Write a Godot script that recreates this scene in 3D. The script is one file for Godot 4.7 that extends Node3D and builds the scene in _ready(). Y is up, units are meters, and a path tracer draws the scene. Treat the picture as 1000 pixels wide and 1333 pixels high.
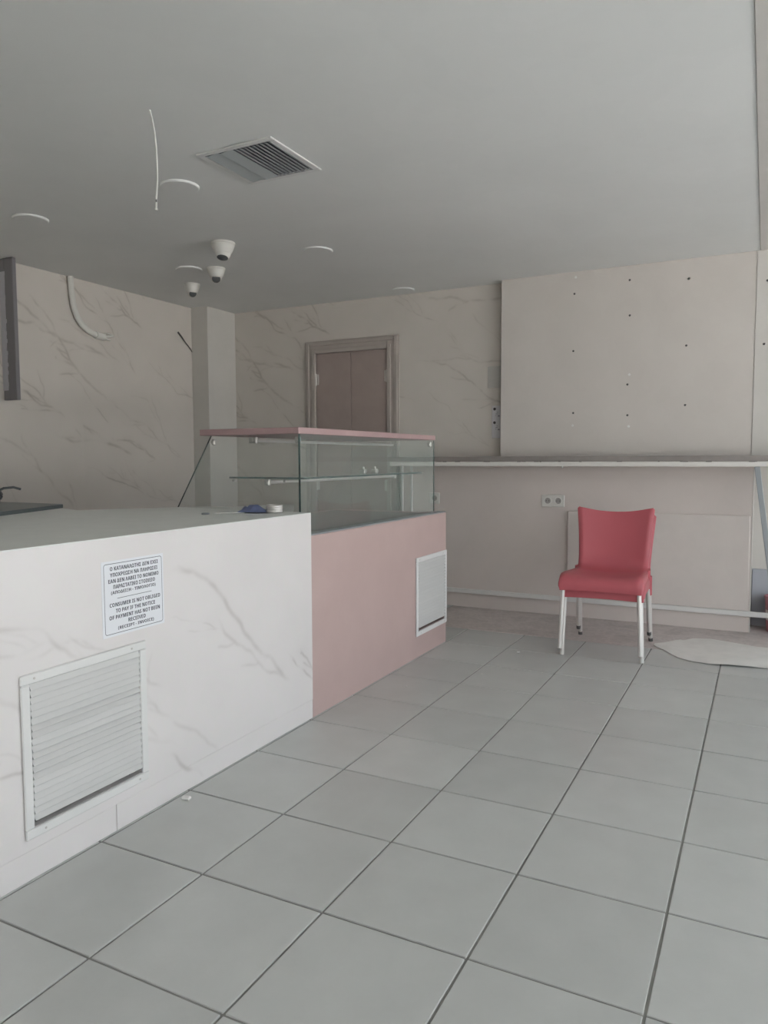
extends Node3D
# An empty takeaway shop: marble-look service counter, glass display case, stacked red chairs.
# x runs right along the back wall, y up, z towards the viewer; metres.

var used := {}
var M := {}
const EYE := 1.18
const CEIL := 2.51
const XC := -1.803            # counter front
const ZB := -5.505            # furred back wall
const ZM := -5.60             # marble back wall behind it
const XL := -4.58             # left wall
const XR := 3.4               # right wall, open to the street

func _ready() -> void:
	var cam := Camera3D.new()
	cam.name = "camera"
	add_child(cam)
	cam.position = Vector3(0, EYE, 0)
	cam.rotation_degrees = Vector3(-4.150, 27.052, -0.21)
	cam.fov = 68.92
	cam.near = 0.05
	cam.current = true

	var env := Environment.new()
	env.background_mode = Environment.BG_SKY
	var sky := Sky.new()
	var sm := ProceduralSkyMaterial.new()
	sm.sky_top_color = Color(0.80, 0.85, 0.90)
	sm.sky_horizon_color = Color(0.90, 0.92, 0.93)
	sm.ground_bottom_color = Color(0.45, 0.45, 0.44)
	sm.ground_horizon_color = Color(0.62, 0.62, 0.61)
	sm.sky_energy_multiplier = 1.0
	sky.sky_material = sm
	env.sky = sky
	env.ambient_light_source = Environment.AMBIENT_SOURCE_SKY
	env.tonemap_mode = Environment.TONE_MAPPER_LINEAR
	env.tonemap_exposure = 3.8
	env.sdfgi_enabled = true
	env.ssao_enabled = true
	env.ssil_enabled = true
	var we := WorldEnvironment.new()
	we.name = "world_environment"
	we.environment = env
	add_child(we)

	# high sun from behind the building: it lights the pavement outside, not the room
	var sun := DirectionalLight3D.new()
	sun.name = "sun"
	add_child(sun)
	sun.rotation_degrees = Vector3(-62, -70, 0)
	sun.light_color = Color(1.0, 0.985, 0.97)
	sun.light_energy = 6.0
	sun.light_angular_distance = 2.0
	sun.shadow_enabled = true

	make_materials()
	build_shell()
	build_floor()
	build_back_wall()
	build_door()
	build_service_counter()
	build_display_case()
	build_grilles()
	build_notice()
	build_chairs()
	build_ceiling_fittings()
	build_wall_fittings()
	build_small_things()

# ------------------------------------------------------------------ helpers
func numbered(n: String) -> String:
	if not used.has(n):
		used[n] = 0
		return n
	used[n] += 1
	return "%s_%03d" % [n, used[n]]

func thing(n: String, label: String, category: String, at := Vector3.ZERO, turn := 0.0, group := "") -> Node3D:
	var o := Node3D.new()
	o.name = numbered(n)
	add_child(o)
	o.position = at
	o.rotation.y = turn
	tag(o, label, category, group)
	return o

func tag(o: Node, label: String, category: String, group := "", kind := "") -> void:
	if label: o.set_meta("label", label)
	if category: o.set_meta("category", category)
	if group: o.set_meta("group", group)
	if kind: o.set_meta("kind", kind)

func mk() -> SurfaceTool:
	var st := SurfaceTool.new()
	st.begin(Mesh.PRIMITIVE_TRIANGLES)
	return st

func put(n: String, mesh: Mesh, mat: Material, parent: Node = null) -> MeshInstance3D:
	var o := MeshInstance3D.new()
	o.mesh = mesh
	o.material_override = mat
	if parent == null:
		o.name = numbered(n)
		add_child(o)
	else:
		o.name = n
		parent.add_child(o, true)
	return o

func obj(n: String, st: SurfaceTool, mat: Material, parent: Node = null) -> MeshInstance3D:
	st.generate_normals()
	return put(n, st.commit(), mat, parent)

func struct(n: String, st: SurfaceTool, mat: Material, label: String, category: String) -> MeshInstance3D:
	var o := obj(n, st, mat)
	tag(o, label, category, "", "structure")
	return o

func tri(st: SurfaceTool, a: Vector3, b: Vector3, c: Vector3, sg := -1) -> void:
	st.set_smooth_group(sg if sg >= 0 else 0xFFFFFFFF)
	for v in [a, c, b]:
		st.add_vertex(v)

# a b c d counter-clockwise seen from outside
func quad(st: SurfaceTool, a: Vector3, b: Vector3, c: Vector3, d: Vector3, sg := -1) -> void:
	tri(st, a, b, c, sg)
	tri(st, a, c, d, sg)

# chamfered box
func box(st: SurfaceTool, c: Vector3, s: Vector3, bev := 0.0, basis := Basis.IDENTITY) -> void:
	var h := s * 0.5
	var b := minf(bev, minf(h.x, minf(h.y, h.z)) * 0.9)
	var P := func(v: Vector3) -> Vector3: return c + basis * v
	for ax in 3:
		var u := (ax + 1) % 3
		var w := (ax + 2) % 3
		for sg in [-1.0, 1.0]:
			var q := []
			for k in [[-1, -1], [1, -1], [1, 1], [-1, 1]]:
				var v := Vector3.ZERO
				v[ax] = h[ax] * sg
				v[u] = (h[u] - b) * k[0]
				v[w] = (h[w] - b) * k[1]
				q.append(P.call(v))
			if sg > 0: quad(st, q[0], q[1], q[2], q[3])
			else: quad(st, q[3], q[2], q[1], q[0])
	if b <= 0.0: return
	for ax in 3:
		var u := (ax + 1) % 3
		var w := (ax + 2) % 3
		for su in [-1.0, 1.0]:
			for sw in [-1.0, 1.0]:
				var a0 := Vector3.ZERO; var a1 := Vector3.ZERO; var b0 := Vector3.ZERO; var b1 := Vector3.ZERO
				a0[ax] = -(h[ax] - b); a1[ax] = h[ax] - b
				b0[ax] = a0[ax]; b1[ax] = a1[ax]
				a0[u] = h[u] * su; a1[u] = a0[u]; a0[w] = (h[w] - b) * sw; a1[w] = a0[w]
				b0[u] = (h[u] - b) * su; b1[u] = b0[u]; b0[w] = h[w] * sw; b1[w] = b0[w]
				if su * sw < 0: quad(st, P.call(a0), P.call(a1), P.call(b1), P.call(b0))
				else: quad(st, P.call(b0), P.call(b1), P.call(a1), P.call(a0))
	for sx in [-1.0, 1.0]:
		for sy in [-1.0, 1.0]:
			for sz in [-1.0, 1.0]:
				var x := Vector3(h.x * sx, (h.y - b) * sy, (h.z - b) * sz)
				var y := Vector3((h.x - b) * sx, h.y * sy, (h.z - b) * sz)
				var z := Vector3((h.x - b) * sx, (h.y - b) * sy, h.z * sz)
				if sx * sy * sz > 0: tri(st, P.call(x), P.call(y), P.call(z))
				else: tri(st, P.call(z), P.call(y), P.call(x))

func span(st: SurfaceTool, lo: Vector3, hi: Vector3, bev := 0.0) -> void:
	box(st, (lo + hi) * 0.5, hi - lo, bev)

func bx(lo: Vector3, hi: Vector3, bev := 0.0) -> SurfaceTool:
	var st := mk()
	span(st, lo, hi, bev)
	return st

# tube along points, radius r (or per-point radii), capped
func tube(st: SurfaceTool, pts: Array, r: float, n := 10, radii := []) -> void:
	var rings := []
	var up := Vector3(0.123, 0.97, 0.21).normalized()
	for i in pts.size():
		var d: Vector3 = pts[mini(i + 1, pts.size() - 1)] - pts[maxi(i - 1, 0)]
		d = d.normalized()
		if absf(d.dot(up)) > 0.95: up = Vector3(0.98, 0.1, 0.15).normalized()
		var s := d.cross(up).normalized()
		var t := s.cross(d).normalized()
		up = t
		var ring := []
		var rr: float = radii[i] if radii.size() else r
		for k in n:
			var a := TAU * k / n
			ring.append(pts[i] + (s * cos(a) + t * sin(a)) * rr)
		rings.append(ring)
	for i in rings.size() - 1:
		for k in n:
			var k2 := (k + 1) % n
			quad(st, rings[i][k], rings[i][k2], rings[i + 1][k2], rings[i + 1][k], 1)
	for k in n:
		var k2 := (k + 1) % n
		tri(st, pts[0], rings[0][k2], rings[0][k])
		tri(st, pts[-1], rings[-1][k], rings[-1][k2])

# lathe about an axis: prof = [Vector2(radius, height)...]
func lathe(st: SurfaceTool, prof: Array, o: Vector3, n := 32, basis := Basis.IDENTITY, smooth := true) -> void:
	for i in prof.size() - 1:
		for k in n:
			var a := TAU * k / n
			var b := TAU * (k + 1) / n
			var p0 := o + basis * Vector3(prof[i].x * cos(a), prof[i].y, prof[i].x * sin(a))
			var p1 := o + basis * Vector3(prof[i].x * cos(b), prof[i].y, prof[i].x * sin(b))
			var q0 := o + basis * Vector3(prof[i + 1].x * cos(a), prof[i + 1].y, prof[i + 1].x * sin(a))
			var q1 := o + basis * Vector3(prof[i + 1].x * cos(b), prof[i + 1].y, prof[i + 1].x * sin(b))
			var g := (10 + i) if smooth else -1
			if prof[i].x > 1e-6: tri(st, p0, p1, q1, g)
			if prof[i + 1].x > 1e-6: tri(st, p0, q1, q0, g)

# flat polygon (list of Vector2 x,z) extruded between two heights
func slab(st: SurfaceTool, poly: PackedVector2Array, y0: float, y1: float) -> void:
	var idx := Geometry2D.triangulate_polygon(poly)
	for i in range(0, idx.size(), 3):
		var a := poly[idx[i]]; var b := poly[idx[i + 1]]; var c := poly[idx[i + 2]]
		tri(st, Vector3(a.x, y1, a.y), Vector3(c.x, y1, c.y), Vector3(b.x, y1, b.y))
		tri(st, Vector3(a.x, y0, a.y), Vector3(b.x, y0, b.y), Vector3(c.x, y0, c.y))
	for i in poly.size():
		var a := poly[i]; var b := poly[(i + 1) % poly.size()]
		quad(st, Vector3(a.x, y0, a.y), Vector3(b.x, y0, b.y), Vector3(b.x, y1, b.y), Vector3(a.x, y1, a.y))

# thick sheet from a grid of points: rows[i][j]
func shell(st: SurfaceTool, rows: Array, th: float) -> void:
	var ni: int = rows.size()
	var nj: int = rows[0].size()
	var back := []
	for i in ni:
		var r := []
		for j in nj:
			var du: Vector3 = rows[mini(i + 1, ni - 1)][j] - rows[maxi(i - 1, 0)][j]
			var dv: Vector3 = rows[i][mini(j + 1, nj - 1)] - rows[i][maxi(j - 1, 0)]
			r.append(rows[i][j] - du.cross(dv).normalized() * th)
		back.append(r)
	for i in ni - 1:
		for j in nj - 1:
			quad(st, rows[i][j], rows[i + 1][j], rows[i + 1][j + 1], rows[i][j + 1], 1)
			quad(st, back[i][j], back[i][j + 1], back[i + 1][j + 1], back[i + 1][j], 2)
	for i in ni - 1:
		quad(st, rows[i][0], back[i][0], back[i + 1][0], rows[i + 1][0], 3)
		quad(st, rows[i][nj - 1], rows[i + 1][nj - 1], back[i + 1][nj - 1], back[i][nj - 1], 3)
	for j in nj - 1:
		quad(st, rows[0][j], rows[0][j + 1], back[0][j + 1], back[0][j], 3)
		quad(st, rows[ni - 1][j], back[ni - 1][j], back[ni - 1][j + 1], rows[ni - 1][j + 1], 3)

# ------------------------------------------------------------------ materials
func c8(r: float, g: float, b: float) -> Color:
	return Color(r / 255.0, g / 255.0, b / 255.0)

func mottle(sd: int, c0: Color, c1: Color, freq := 0.02, size := 256, oct := 4) -> NoiseTexture2D:
	var nz := FastNoiseLite.new()
	nz.seed = sd
	nz.frequency = freq
	nz.fractal_octaves = oct
	var g := Gradient.new()
	g.set_color(0, c0)
	g.set_color(1, c1)
	var t := NoiseTexture2D.new()
	t.width = size
	t.height = size
	t.seamless = true
	t.noise = nz
	t.color_ramp = g
	return t

func mat(col: Color, rough := 0.6, metal := 0.0) -> StandardMaterial3D:
	var m := StandardMaterial3D.new()
	m.albedo_color = col
	m.roughness = rough
	m.metallic = metal
	return m

func tex_mat(t: Texture2D, rough: float, scale: float) -> StandardMaterial3D:
	var m := mat(Color.WHITE, rough)
	m.albedo_texture = t
	m.uv1_triplanar = true
	m.uv1_world_triplanar = true
	m.uv1_scale = Vector3.ONE * scale
	return m

# white marble print: long thin grey-brown veins running down to the right, forking; covers about 4 m
func marble_image(sd: int) -> Image:
	var n := 1024
	var acc := PackedFloat32Array()
	acc.resize(n * n)
	var rng := RandomNumberGenerator.new()
	rng.seed = sd
	var nz := FastNoiseLite.new(); nz.seed = sd; nz.frequency = 0.011; nz.fractal_octaves = 4
	var todo := []
	for k in 84:
		todo.append([Vector2(rng.randf() * n, rng.randf() * n), rng.randf_range(0.18, 0.78), rng.randf_range(60, 300), rng.randf_range(0.03, 0.15), rng.randf_range(0.7, 2.4), 0])
	while todo.size():
		var v = todo.pop_back()
		var p: Vector2 = v[0]
		var ang: float = v[1]
		var left: float = v[2]
		var total: float = v[2]
		var ph := rng.randf() * 100.0
		while left > 0.0:
			var t := left / total
			ang += rng.randf_range(-0.16, 0.16) + (float(v[1]) - ang) * 0.06
			p += Vector2(cos(ang), sin(ang))
			left -= 1.0
			var sgt := clampf(0.65 + 1.6 * nz.get_noise_2d(p.x * 2.0 + ph, p.y * 2.0), 0.1, 1.4) * smoothstep(0.0, 0.2, t) * smoothstep(0.0, 0.12, 1.0 - t)
			stamp(acc, n, p, float(v[4]), float(v[3]) * sgt)
			if int(left) % 6 == 0: stamp(acc, n, p + Vector2(rng.randf_range(-3, 3), 3), 7.0, float(v[3]) * sgt * 0.30)
			if int(v[5]) < 2 and rng.randf() < 0.014:
				todo.append([p, float(v[1]) + rng.randf_range(-0.6, 0.7), left * rng.randf_range(0.3, 0.7), float(v[3]) * 0.75, float(v[4]) * 0.8, int(v[5]) + 1])
	var im := Image.create(n, n, false, Image.FORMAT_RGB8)
	for y in n:
		for x in n:
			var w := acc[y * n + x]
			w = w / (1.0 + w * 1.8)
			var cl := 1.0 + nz.get_noise_2d(x * 0.7, y * 0.7) * 0.018
			im.set_pixel(x, y, Color(0.880 * cl - w * 0.52, 0.862 * cl - w * 0.55, 0.856 * cl - w * 0.58))
	return im

func stamp(acc: PackedFloat32Array, n: int, p: Vector2, r: float, k: float) -> void:
	var m := int(ceil(r * 1.8))
	var px := int(p.x)
	var py := int(p.y)
	for dy in range(-m, m + 1):
		for dx in range(-m, m + 1):
			var d := Vector2(px + dx, py + dy) - p
			var q := posmod(py + dy, n) * n + posmod(px + dx, n)
			acc[q] = acc[q] + k * exp(-d.length_squared() / (r * r)) / (0.6 + r * 0.55)

func make_materials() -> void:
	var im := marble_image(11)
	im.flip_y()
	im.flip_x()
	M.marble = tex_mat(ImageTexture.create_from_image(im), 0.32, 0.25)
	# wall copy of the counter marble: warmer, and darkened in place of dimmer light
	M.marble_wall_dimmed = M.marble.duplicate()
	M.marble_wall_dimmed.albedo_color = c8(242, 239, 232)
	M.paint_low_lightened = tex_mat(mottle(33, c8(215, 205, 199), c8(220, 210, 204), 0.012), 0.75, 0.6)  # same wall paint, lightened in colour for missing light, and pinker
	M.paint = tex_mat(mottle(3, c8(206, 199, 193), c8(211, 204, 198), 0.012), 0.75, 0.6)
	M.paint_side = tex_mat(mottle(4, c8(206, 202, 196), c8(211, 207, 201), 0.012), 0.75, 0.7)
	M.ceiling = tex_mat(mottle(5, c8(228, 228, 226), c8(233, 233, 231), 0.01), 0.8, 0.4)
	M.grout = tex_mat(mottle(6, c8(134, 133, 130), c8(156, 155, 151), 0.05), 0.9, 1.2)
	M.tile = []
	for k in 4:
		var d: float = [0.0, -4.0, 3.0, -2.0][k]
		var m := tex_mat(mottle(20 + k, c8(190 + d, 191 + d, 188 + d), c8(197 + d, 198 + d, 195 + d), 0.02, 256, 5), 0.34, 0.8)
		M.tile.append(m)
	M.screed = tex_mat(dirt_texture(), 0.7, 0.5)
	M.worktop = tex_mat(mottle(8, c8(222, 224, 220), c8(228, 230, 226), 0.03), 0.4, 1.0)
	M.pink = tex_mat(mottle(9, c8(190, 166, 161), c8(196, 172, 167), 0.015), 0.5, 0.7)
	M.pink_top = tex_mat(mottle(10, c8(172, 143, 143), c8(180, 152, 151), 0.02), 0.5, 1.0)
	M.white = mat(c8(226, 224, 221), 0.45)
	M.grille_white = mat(c8(222, 221, 219), 0.5)
	M.slat = mat(c8(206, 205, 203), 0.5)
	M.plastic = mat(c8(222, 220, 214), 0.4)
	M.frame = tex_mat(mottle(12, c8(176, 167, 160), c8(183, 174, 167), 0.02), 0.55, 1.0)
	M.leaf = tex_mat(mottle(13, c8(165, 150, 144), c8(171, 156, 150), 0.02), 0.5, 1.0)
	M.steel = mat(c8(200, 196, 192), 0.35, 0.7)
	M.alu = mat(c8(222, 218, 214), 0.38, 0.55)
	M.red = mat(c8(190, 97, 103), 0.42)
	M.red_low = mat(c8(188, 94, 102), 0.42)
	M.shelf = tex_mat(mottle(14, c8(140, 133, 129), c8(150, 142, 138), 0.03), 0.55, 1.0)
	M.shelf_edge = mat(c8(224, 220, 215), 0.5)
	M.board = tex_mat(mottle(15, c8(216, 207, 201), c8(221, 212, 206), 0.02), 0.7, 1.0)
	M.slate = mat(c8(172, 175, 182), 0.6)  # grey of the added panel that stands for shade in the recess
	M.bucket = mat(c8(172, 118, 124), 0.5)
	M.grey_metal = mat(c8(156, 161, 164), 0.5, 0.15)
	M.board_frame = mat(c8(126, 123, 126), 0.6)
	M.paper = tex_mat(mottle(16, c8(224, 222, 217), c8(234, 232, 227), 0.02), 0.8, 1.5)
	M.ink = mat(c8(62, 63, 74), 0.7)
	M.blue = mat(c8(110, 120, 156), 0.6)
	M.rubber = mat(c8(84, 82, 81), 0.7)
	var g := mat(Color(0.80, 0.88, 0.85, 0.07), 0.03)
	g.transparency = BaseMaterial3D.TRANSPARENCY_ALPHA
	g.metallic_specular = 0.3
	M.glass = g
	var ge := mat(Color(0.22, 0.34, 0.33, 0.75), 0.1)
	ge.transparency = BaseMaterial3D.TRANSPARENCY_ALPHA
	M.glass_edge = ge

# trodden cement strip with dirt blotches
func dirt_texture() -> ImageTexture:
	var n := 512
	var a := FastNoiseLite.new(); a.seed = 71; a.frequency = 0.012; a.fractal_octaves = 5
	var b := FastNoiseLite.new(); b.seed = 72; b.frequency = 0.09; b.fractal_octaves = 4
	var im := Image.create(n, n, false, Image.FORMAT_RGB8)
	for y in n:
		for x in n:
			var k := a.get_noise_2d(x, y)
			var f := b.get_noise_2d(x, y)
			var v := 0.81 + k * 0.10 + f * 0.05
			v -= 0.07 * smoothstep(0.12, 0.3, k + f * 0.4)
			im.set_pixel(x, y, Color(v, v * 0.955, v * 0.935))
	return ImageTexture.create_from_image(im)

# ------------------------------------------------------------------ the room
func build_shell() -> void:
	struct("wall_left", bx(Vector3(XL - 0.15, 0, -5.75), Vector3(XL, 2.75, 2.15)), M.marble_wall_dimmed, "left wall clad in pale veined marble behind the counter", "wall")
	struct("wall_back", bx(Vector3(XL - 0.15, 0, -5.90), Vector3(-0.065, 2.75, ZM)), M.marble_wall_dimmed, "back wall clad in pale veined marble around the double door", "wall")
	struct("wall_corner", bx(Vector3(XL, 0, ZM), Vector3(-4.395, CEIL, -5.215), 0.003), M.paint_side, "plain square column in the back left corner of the room", "column")
	var cs := mk()
	var hx := [-2.062 - 0.173, -2.062 + 0.173]
	var hz := [-2.828 - 0.173, -2.828 + 0.173]
	span(cs, Vector3(XL - 0.15, CEIL, -5.75), Vector3(hx[0], 2.75, 2.15))
	span(cs, Vector3(hx[1], CEIL, -5.75), Vector3(-0.07, 2.75, 2.15))
	span(cs, Vector3(hx[0], CEIL, -5.75), Vector3(hx[1], 2.75, hz[0]))
	span(cs, Vector3(hx[0], CEIL, hz[1]), Vector3(hx[1], 2.75, 2.15))
	var c := struct("ceiling", cs, M.ceiling, "flat painted grey-white ceiling over the counter", "ceiling")
	obj("ceiling_edge", bx(Vector3(-0.07, CEIL - 0.004, -5.50), Vector3(-0.025, 2.62, 2.15), 0.003), M.paint_side, c)
	obj("raised_ceiling", bx(Vector3(-0.025, 2.62, -5.75), Vector3(XR + 0.15, 2.75, 2.15)), M.ceiling, c)
	# shopfront side, out of frame: wall pieces round wide openings to the street
	var r := mk()
	span(r, Vector3(XR, 0, -5.9), Vector3(XR + 0.15, 2.75, -5.35))
	span(r, Vector3(XR, 2.45, -5.35), Vector3(XR + 0.15, 2.75, 0.5))
	span(r, Vector3(XR, 0, 0.5), Vector3(XR + 0.15, 2.75, 2.15))
	span(r, Vector3(XR, 0, -5.35), Vector3(XR + 0.15, 0.05, 0.5))
	span(r, Vector3(XR, 0.05, -2.5), Vector3(XR + 0.15, 2.45, -2.4))
	span(r, Vector3(XR, 2.75, -8.0), Vector3(XR + 0.15, 6.5, 4.0))  # added upper facade, unseen: keeps the sun off the nearer pavement
	struct("wall_right", r, M.paint_side, "right wall of the shop with wide openings to the street and an added unseen facade above", "wall")
	var f := mk()
	span(f, Vector3(XL - 0.15, 0, 2.0), Vector3(1.8, 2.75, 2.15))
	span(f, Vector3(1.8, 2.4, 2.0), Vector3(3.1, 2.75, 2.15))
	span(f, Vector3(3.1, 0, 2.0), Vector3(XR + 0.15, 2.75, 2.15))
	struct("wall_front", f, M.paint_side, "front wall behind the viewer with the open shop entrance", "wall")
	struct("ground", bx(Vector3(-14, -0.25, -16), Vector3(18, -0.06, 16)), mat(c8(172, 173, 172), 0.9), "pavement outside the shop", "pavement")

const TILE := 0.4005
const TX0 := -1.7955
const TZ0 := 0.4175

func build_floor() -> void:
	var fl := struct("floor", bx(Vector3(XL, -0.05, -5.9), Vector3(XR, -0.004, 2.0)), M.grout, "floor of large square grey tiles with dark joints", "floor")
	var gap := 0.0035
	var full := mk()
	box(full, Vector3(0, -0.004, 0), Vector3(TILE - gap * 2, 0.008, TILE - gap * 2), 0.0015)
	full.generate_normals()
	var mesh := full.commit()
	var rng := RandomNumberGenerator.new()
	rng.seed = 5
	for i in range(0, 8):
		for j in range(0, 13):
			var t := put("tile", mesh, M.tile[rng.randi() % 4], fl)
			t.position = Vector3(TX0 + (i + 0.5) * TILE, rng.randf_range(-0.0006, 0.0004), TZ0 - (j + 0.5) * TILE)
			t.rotation.z = rng.randf_range(-0.0012, 0.0012)
	# tiles behind the counter, nearer the door and by the right wall: not told apart in the picture
	var rest := mk()
	for i in range(-7, 13):
		for j in range(-4, 15):
			if i >= 0 and i < 8 and j >= 0 and j < 13: continue
			if j >= 13 and i >= -1: continue
			var x0 := maxf(TX0 + i * TILE + gap, XL)
			var x1 := minf(TX0 + (i + 1) * TILE - gap, XR)
			var z1 := minf(TZ0 - j * TILE - gap, 2.0)
			var z0 := maxf(TZ0 - (j + 1) * TILE + gap, ZM)
			if x1 - x0 < 0.02 or z1 - z0 < 0.02: continue
			if x0 < XL + 0.2 and z0 < -5.2: continue
			span(rest, Vector3(x0, -0.008, z0), Vector3(x1, 0, z1), 0.0015)
	var ro := obj("tile_field", rest, M.tile[0], fl)
	ro.set_meta("kind", "stuff")
	obj("cement_strip", bx(Vector3(-2.19, -0.006, -5.9), Vector3(XR, 0.0005, -4.795), 0.002), M.screed, fl)

func build_back_wall() -> void:
	var w := struct("wall_partition", bx(Vector3(-2.65, 0, ZM), Vector3(-0.065, 1.115, ZB), 0.002), M.paint_low_lightened, "low furred-out painted wall below the long shelf", "wall")
	for x in [-2.648, -2.565]:
		obj("edge_trim", bx(Vector3(x, 0.0, ZB - 0.002), Vector3(x + 0.017, 1.113, ZB + 0.014), 0.003), M.white, w)
	obj("corner_bead", bx(Vector3(-0.069, 0.0, ZB - 0.01), Vector3(-0.061, 1.112, ZB + 0.002), 0.002), M.paint_side, w)
	struct("wall_upper", bx(Vector3(-1.81, 1.115, ZM), Vector3(-0.085, CEIL, ZB), 0.002), M.paint, "painted upper wall above the long shelf, dotted with old screw plugs", "wall")
	var u := mk()
	span(u, Vector3(-0.085, 1.115, -5.9), Vector3(XR, 2.62, ZB + 0.004), 0.001)
	span(u, Vector3(-0.065, 0, -5.9), Vector3(XR, 1.115, -5.78))
	struct("wall_alcove", u, M.paint_side, "wall right of the painted panel, recessed below the shelf", "wall")
	# shelf
	var s := thing("wall_shelf", "long grey wall shelf with a chipped white front edge along the back wall", "shelf", Vector3(-0.3, 1.115, ZB))
	obj("board", bx(Vector3(-2.35, 0.036, 0.0), Vector3(2.4, 0.072, 0.255), 0.002), M.shelf, s)
	var e := mk()
	span(e, Vector3(-2.33, 0.001, 0.215), Vector3(2.4, 0.034, 0.252), 0.003)
	obj("front_edge", e, M.shelf_edge, s)
	var d := mk()
	lathe(d, [Vector2(0.0, -0.018), Vector2(0.004, -0.012), Vector2(0.007, 0.0), Vector2(0.0, 0.004)], Vector3(-0.975, 0.002, 0.245), 10)
	obj("glue_drip", d, M.shelf_edge, s)
	var chips := mk()
	var rng := RandomNumberGenerator.new()
	rng.seed = 8
	for k in 22:
		var x := rng.randf_range(-2.3, 0.4)
		box(chips, Vector3(x, 0.034, 0.2515), Vector3(rng.randf_range(0.01, 0.05), rng.randf_range(0.003, 0.007), 0.004), 0.001)
	var co := obj("edge_chips", chips, M.shelf, s)
	co.set_meta("kind", "stuff")
	# rail
	struct("baseboard_back", bx(Vector3(-2.64, 0.112, ZB + 0.001), Vector3(2.38, 0.147, ZB + 0.022), 0.003), M.white, "thin white rail along the foot of the back wall", "rail")
	# board leaning on the wall
	var b := obj("wall_board", bx(Vector3(-1.285, 0.148, ZB + 0.001), Vector3(-0.078, 0.787, ZB + 0.014), 0.003), M.board)
	tag(b, "large flat beige board fixed to the wall behind the red chairs", "board")

func build_door() -> void:
	var d := Node3D.new()
	d.name = numbered("door_1")
	add_child(d)
	d.position = Vector3(-3.165, 0, ZM)
	tag(d, "tall grey-brown double door in a stepped wooden frame in the marble wall", "door", "", "structure")
	var hw := 0.456
	for part in [[0.0, 0.105, 0.020, 0.0], [0.012, 0.03, 0.028, 0.0], [0.072, 0.035, 0.03, 0.0]]:
		var st := mk()
		var o: float = part[0]; var wd: float = part[1]; var th: float = part[2]
		span(st, Vector3(-hw + o, 0, 0.0), Vector3(-hw + o + wd, 2.19 - o, th), 0.004)
		span(st, Vector3(hw - o - wd, 0, 0.0), Vector3(hw - o, 2.19 - o, th), 0.004)
		span(st, Vector3(-hw + o + wd, 2.19 - o - wd, 0.0), Vector3(hw - o - wd, 2.19 - o, th), 0.004)
		obj("casing" if o == 0.0 else "casing_moulding", st, M.frame, d)
	var iw := hw - 0.107
	obj("lining", bx(Vector3(-iw, 0, 0.0005), Vector3(iw, 2.083, 0.003)), M.leaf, d)
	for s in [-1.0, 1.0]:
		var a := -iw + 0.006 if s < 0 else 0.003
		var b := -0.003 if s < 0 else iw - 0.006
		# the two leaves meet left of the middle line's gap
		var lf := obj("leaf", bx(Vector3(a, 0.006, 0.0035), Vector3(b, 2.076, 0.012), 0.002), M.leaf, d)
		for y in [1.86, 0.95, 0.25]:
			var h := mk()
			var hx: float = s * (iw - 0.004)
			tube(h, [Vector3(hx, y - 0.05, 0.02), Vector3(hx, y + 0.05, 0.02)], 0.0075, 10)
			box(h, Vector3(hx - s * 0.014, y, 0.0145), Vector3(0.022, 0.09, 0.003), 0.001)
			obj("hinge", h, M.steel, lf)

# ------------------------------------------------------------------ counter
# upright panel facing +x with the square opening of a vent grille
func holed(off: Vector3, x0: float, x1: float, y0: float, y1: float, z0: float, z1: float, cy: float, cz: float) -> SurfaceTool:
	var st := mk()
	var h := 0.2045
	span(st, off + Vector3(x0, y0, z0), off + Vector3(x1, y1, cz - h))
	span(st, off + Vector3(x0, y0, cz + h), off + Vector3(x1, y1, z1))
	span(st, off + Vector3(x0, y0, cz - h), off + Vector3(x1, cy - h, cz + h))
	span(st, off + Vector3(x0, cy + h, cz - h), off + Vector3(x1, y1, cz + h))
	return st

func build_service_counter() -> void:
	var t := thing("service_counter", "long service counter with a white veined marble front and grey worktop", "counter", Vector3(XC, 0, -1.2))
	var off := Vector3(-XC, 0, 1.2)
	var T := 0.02
	obj("front_panel", holed(off, XC - T, XC, 0.086, 0.9327, -2.812, 0.9, 0.353, -1.560), M.marble, t)
	obj("plinth_panel", bx(off + Vector3(XC - T, 0.0, -1.655), off + Vector3(XC - 0.0006, 0.0852, 0.9), 0.0012), M.marble, t)
	obj("plinth_panel", bx(off + Vector3(XC - T, 0.0, -2.812), off + Vector3(XC - 0.0006, 0.0852, -1.658), 0.0012), M.marble, t)
	obj("end_panel", bx(off + Vector3(-2.60, 0.0, -2.81), off + Vector3(XC - T - 0.001, 0.9315, -2.792)), M.marble, t)
	var st := mk()
	var poly := PackedVector2Array()
	for p in [[XC - 0.0005, 0.9], [-3.9, 0.9], [-3.9, -2.60], [-3.2, -2.60], [-2.92, -2.50], [-2.635, -2.868], [-2.42, -3.03], [-2.22, -3.30], [-2.02, -3.0], [-1.90, -2.812], [XC - 0.0005, -2.812]]:
		poly.append(Vector2(p[0] - XC, p[1] + 1.2))
	slab(st, poly, 0.9330, 0.937)
	obj("worktop", st, M.worktop, t)
	var cb := mk()
	span(cb, off + Vector3(-3.85, 0.0, -2.5), off + Vector3(-3.83, 0.925, 0.9))
	span(cb, off + Vector3(-3.83, 0.0, 0.86), off + Vector3(XC - T - 0.001, 0.925, 0.88))
	obj("carcass", cb, M.worktop, t)

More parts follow.
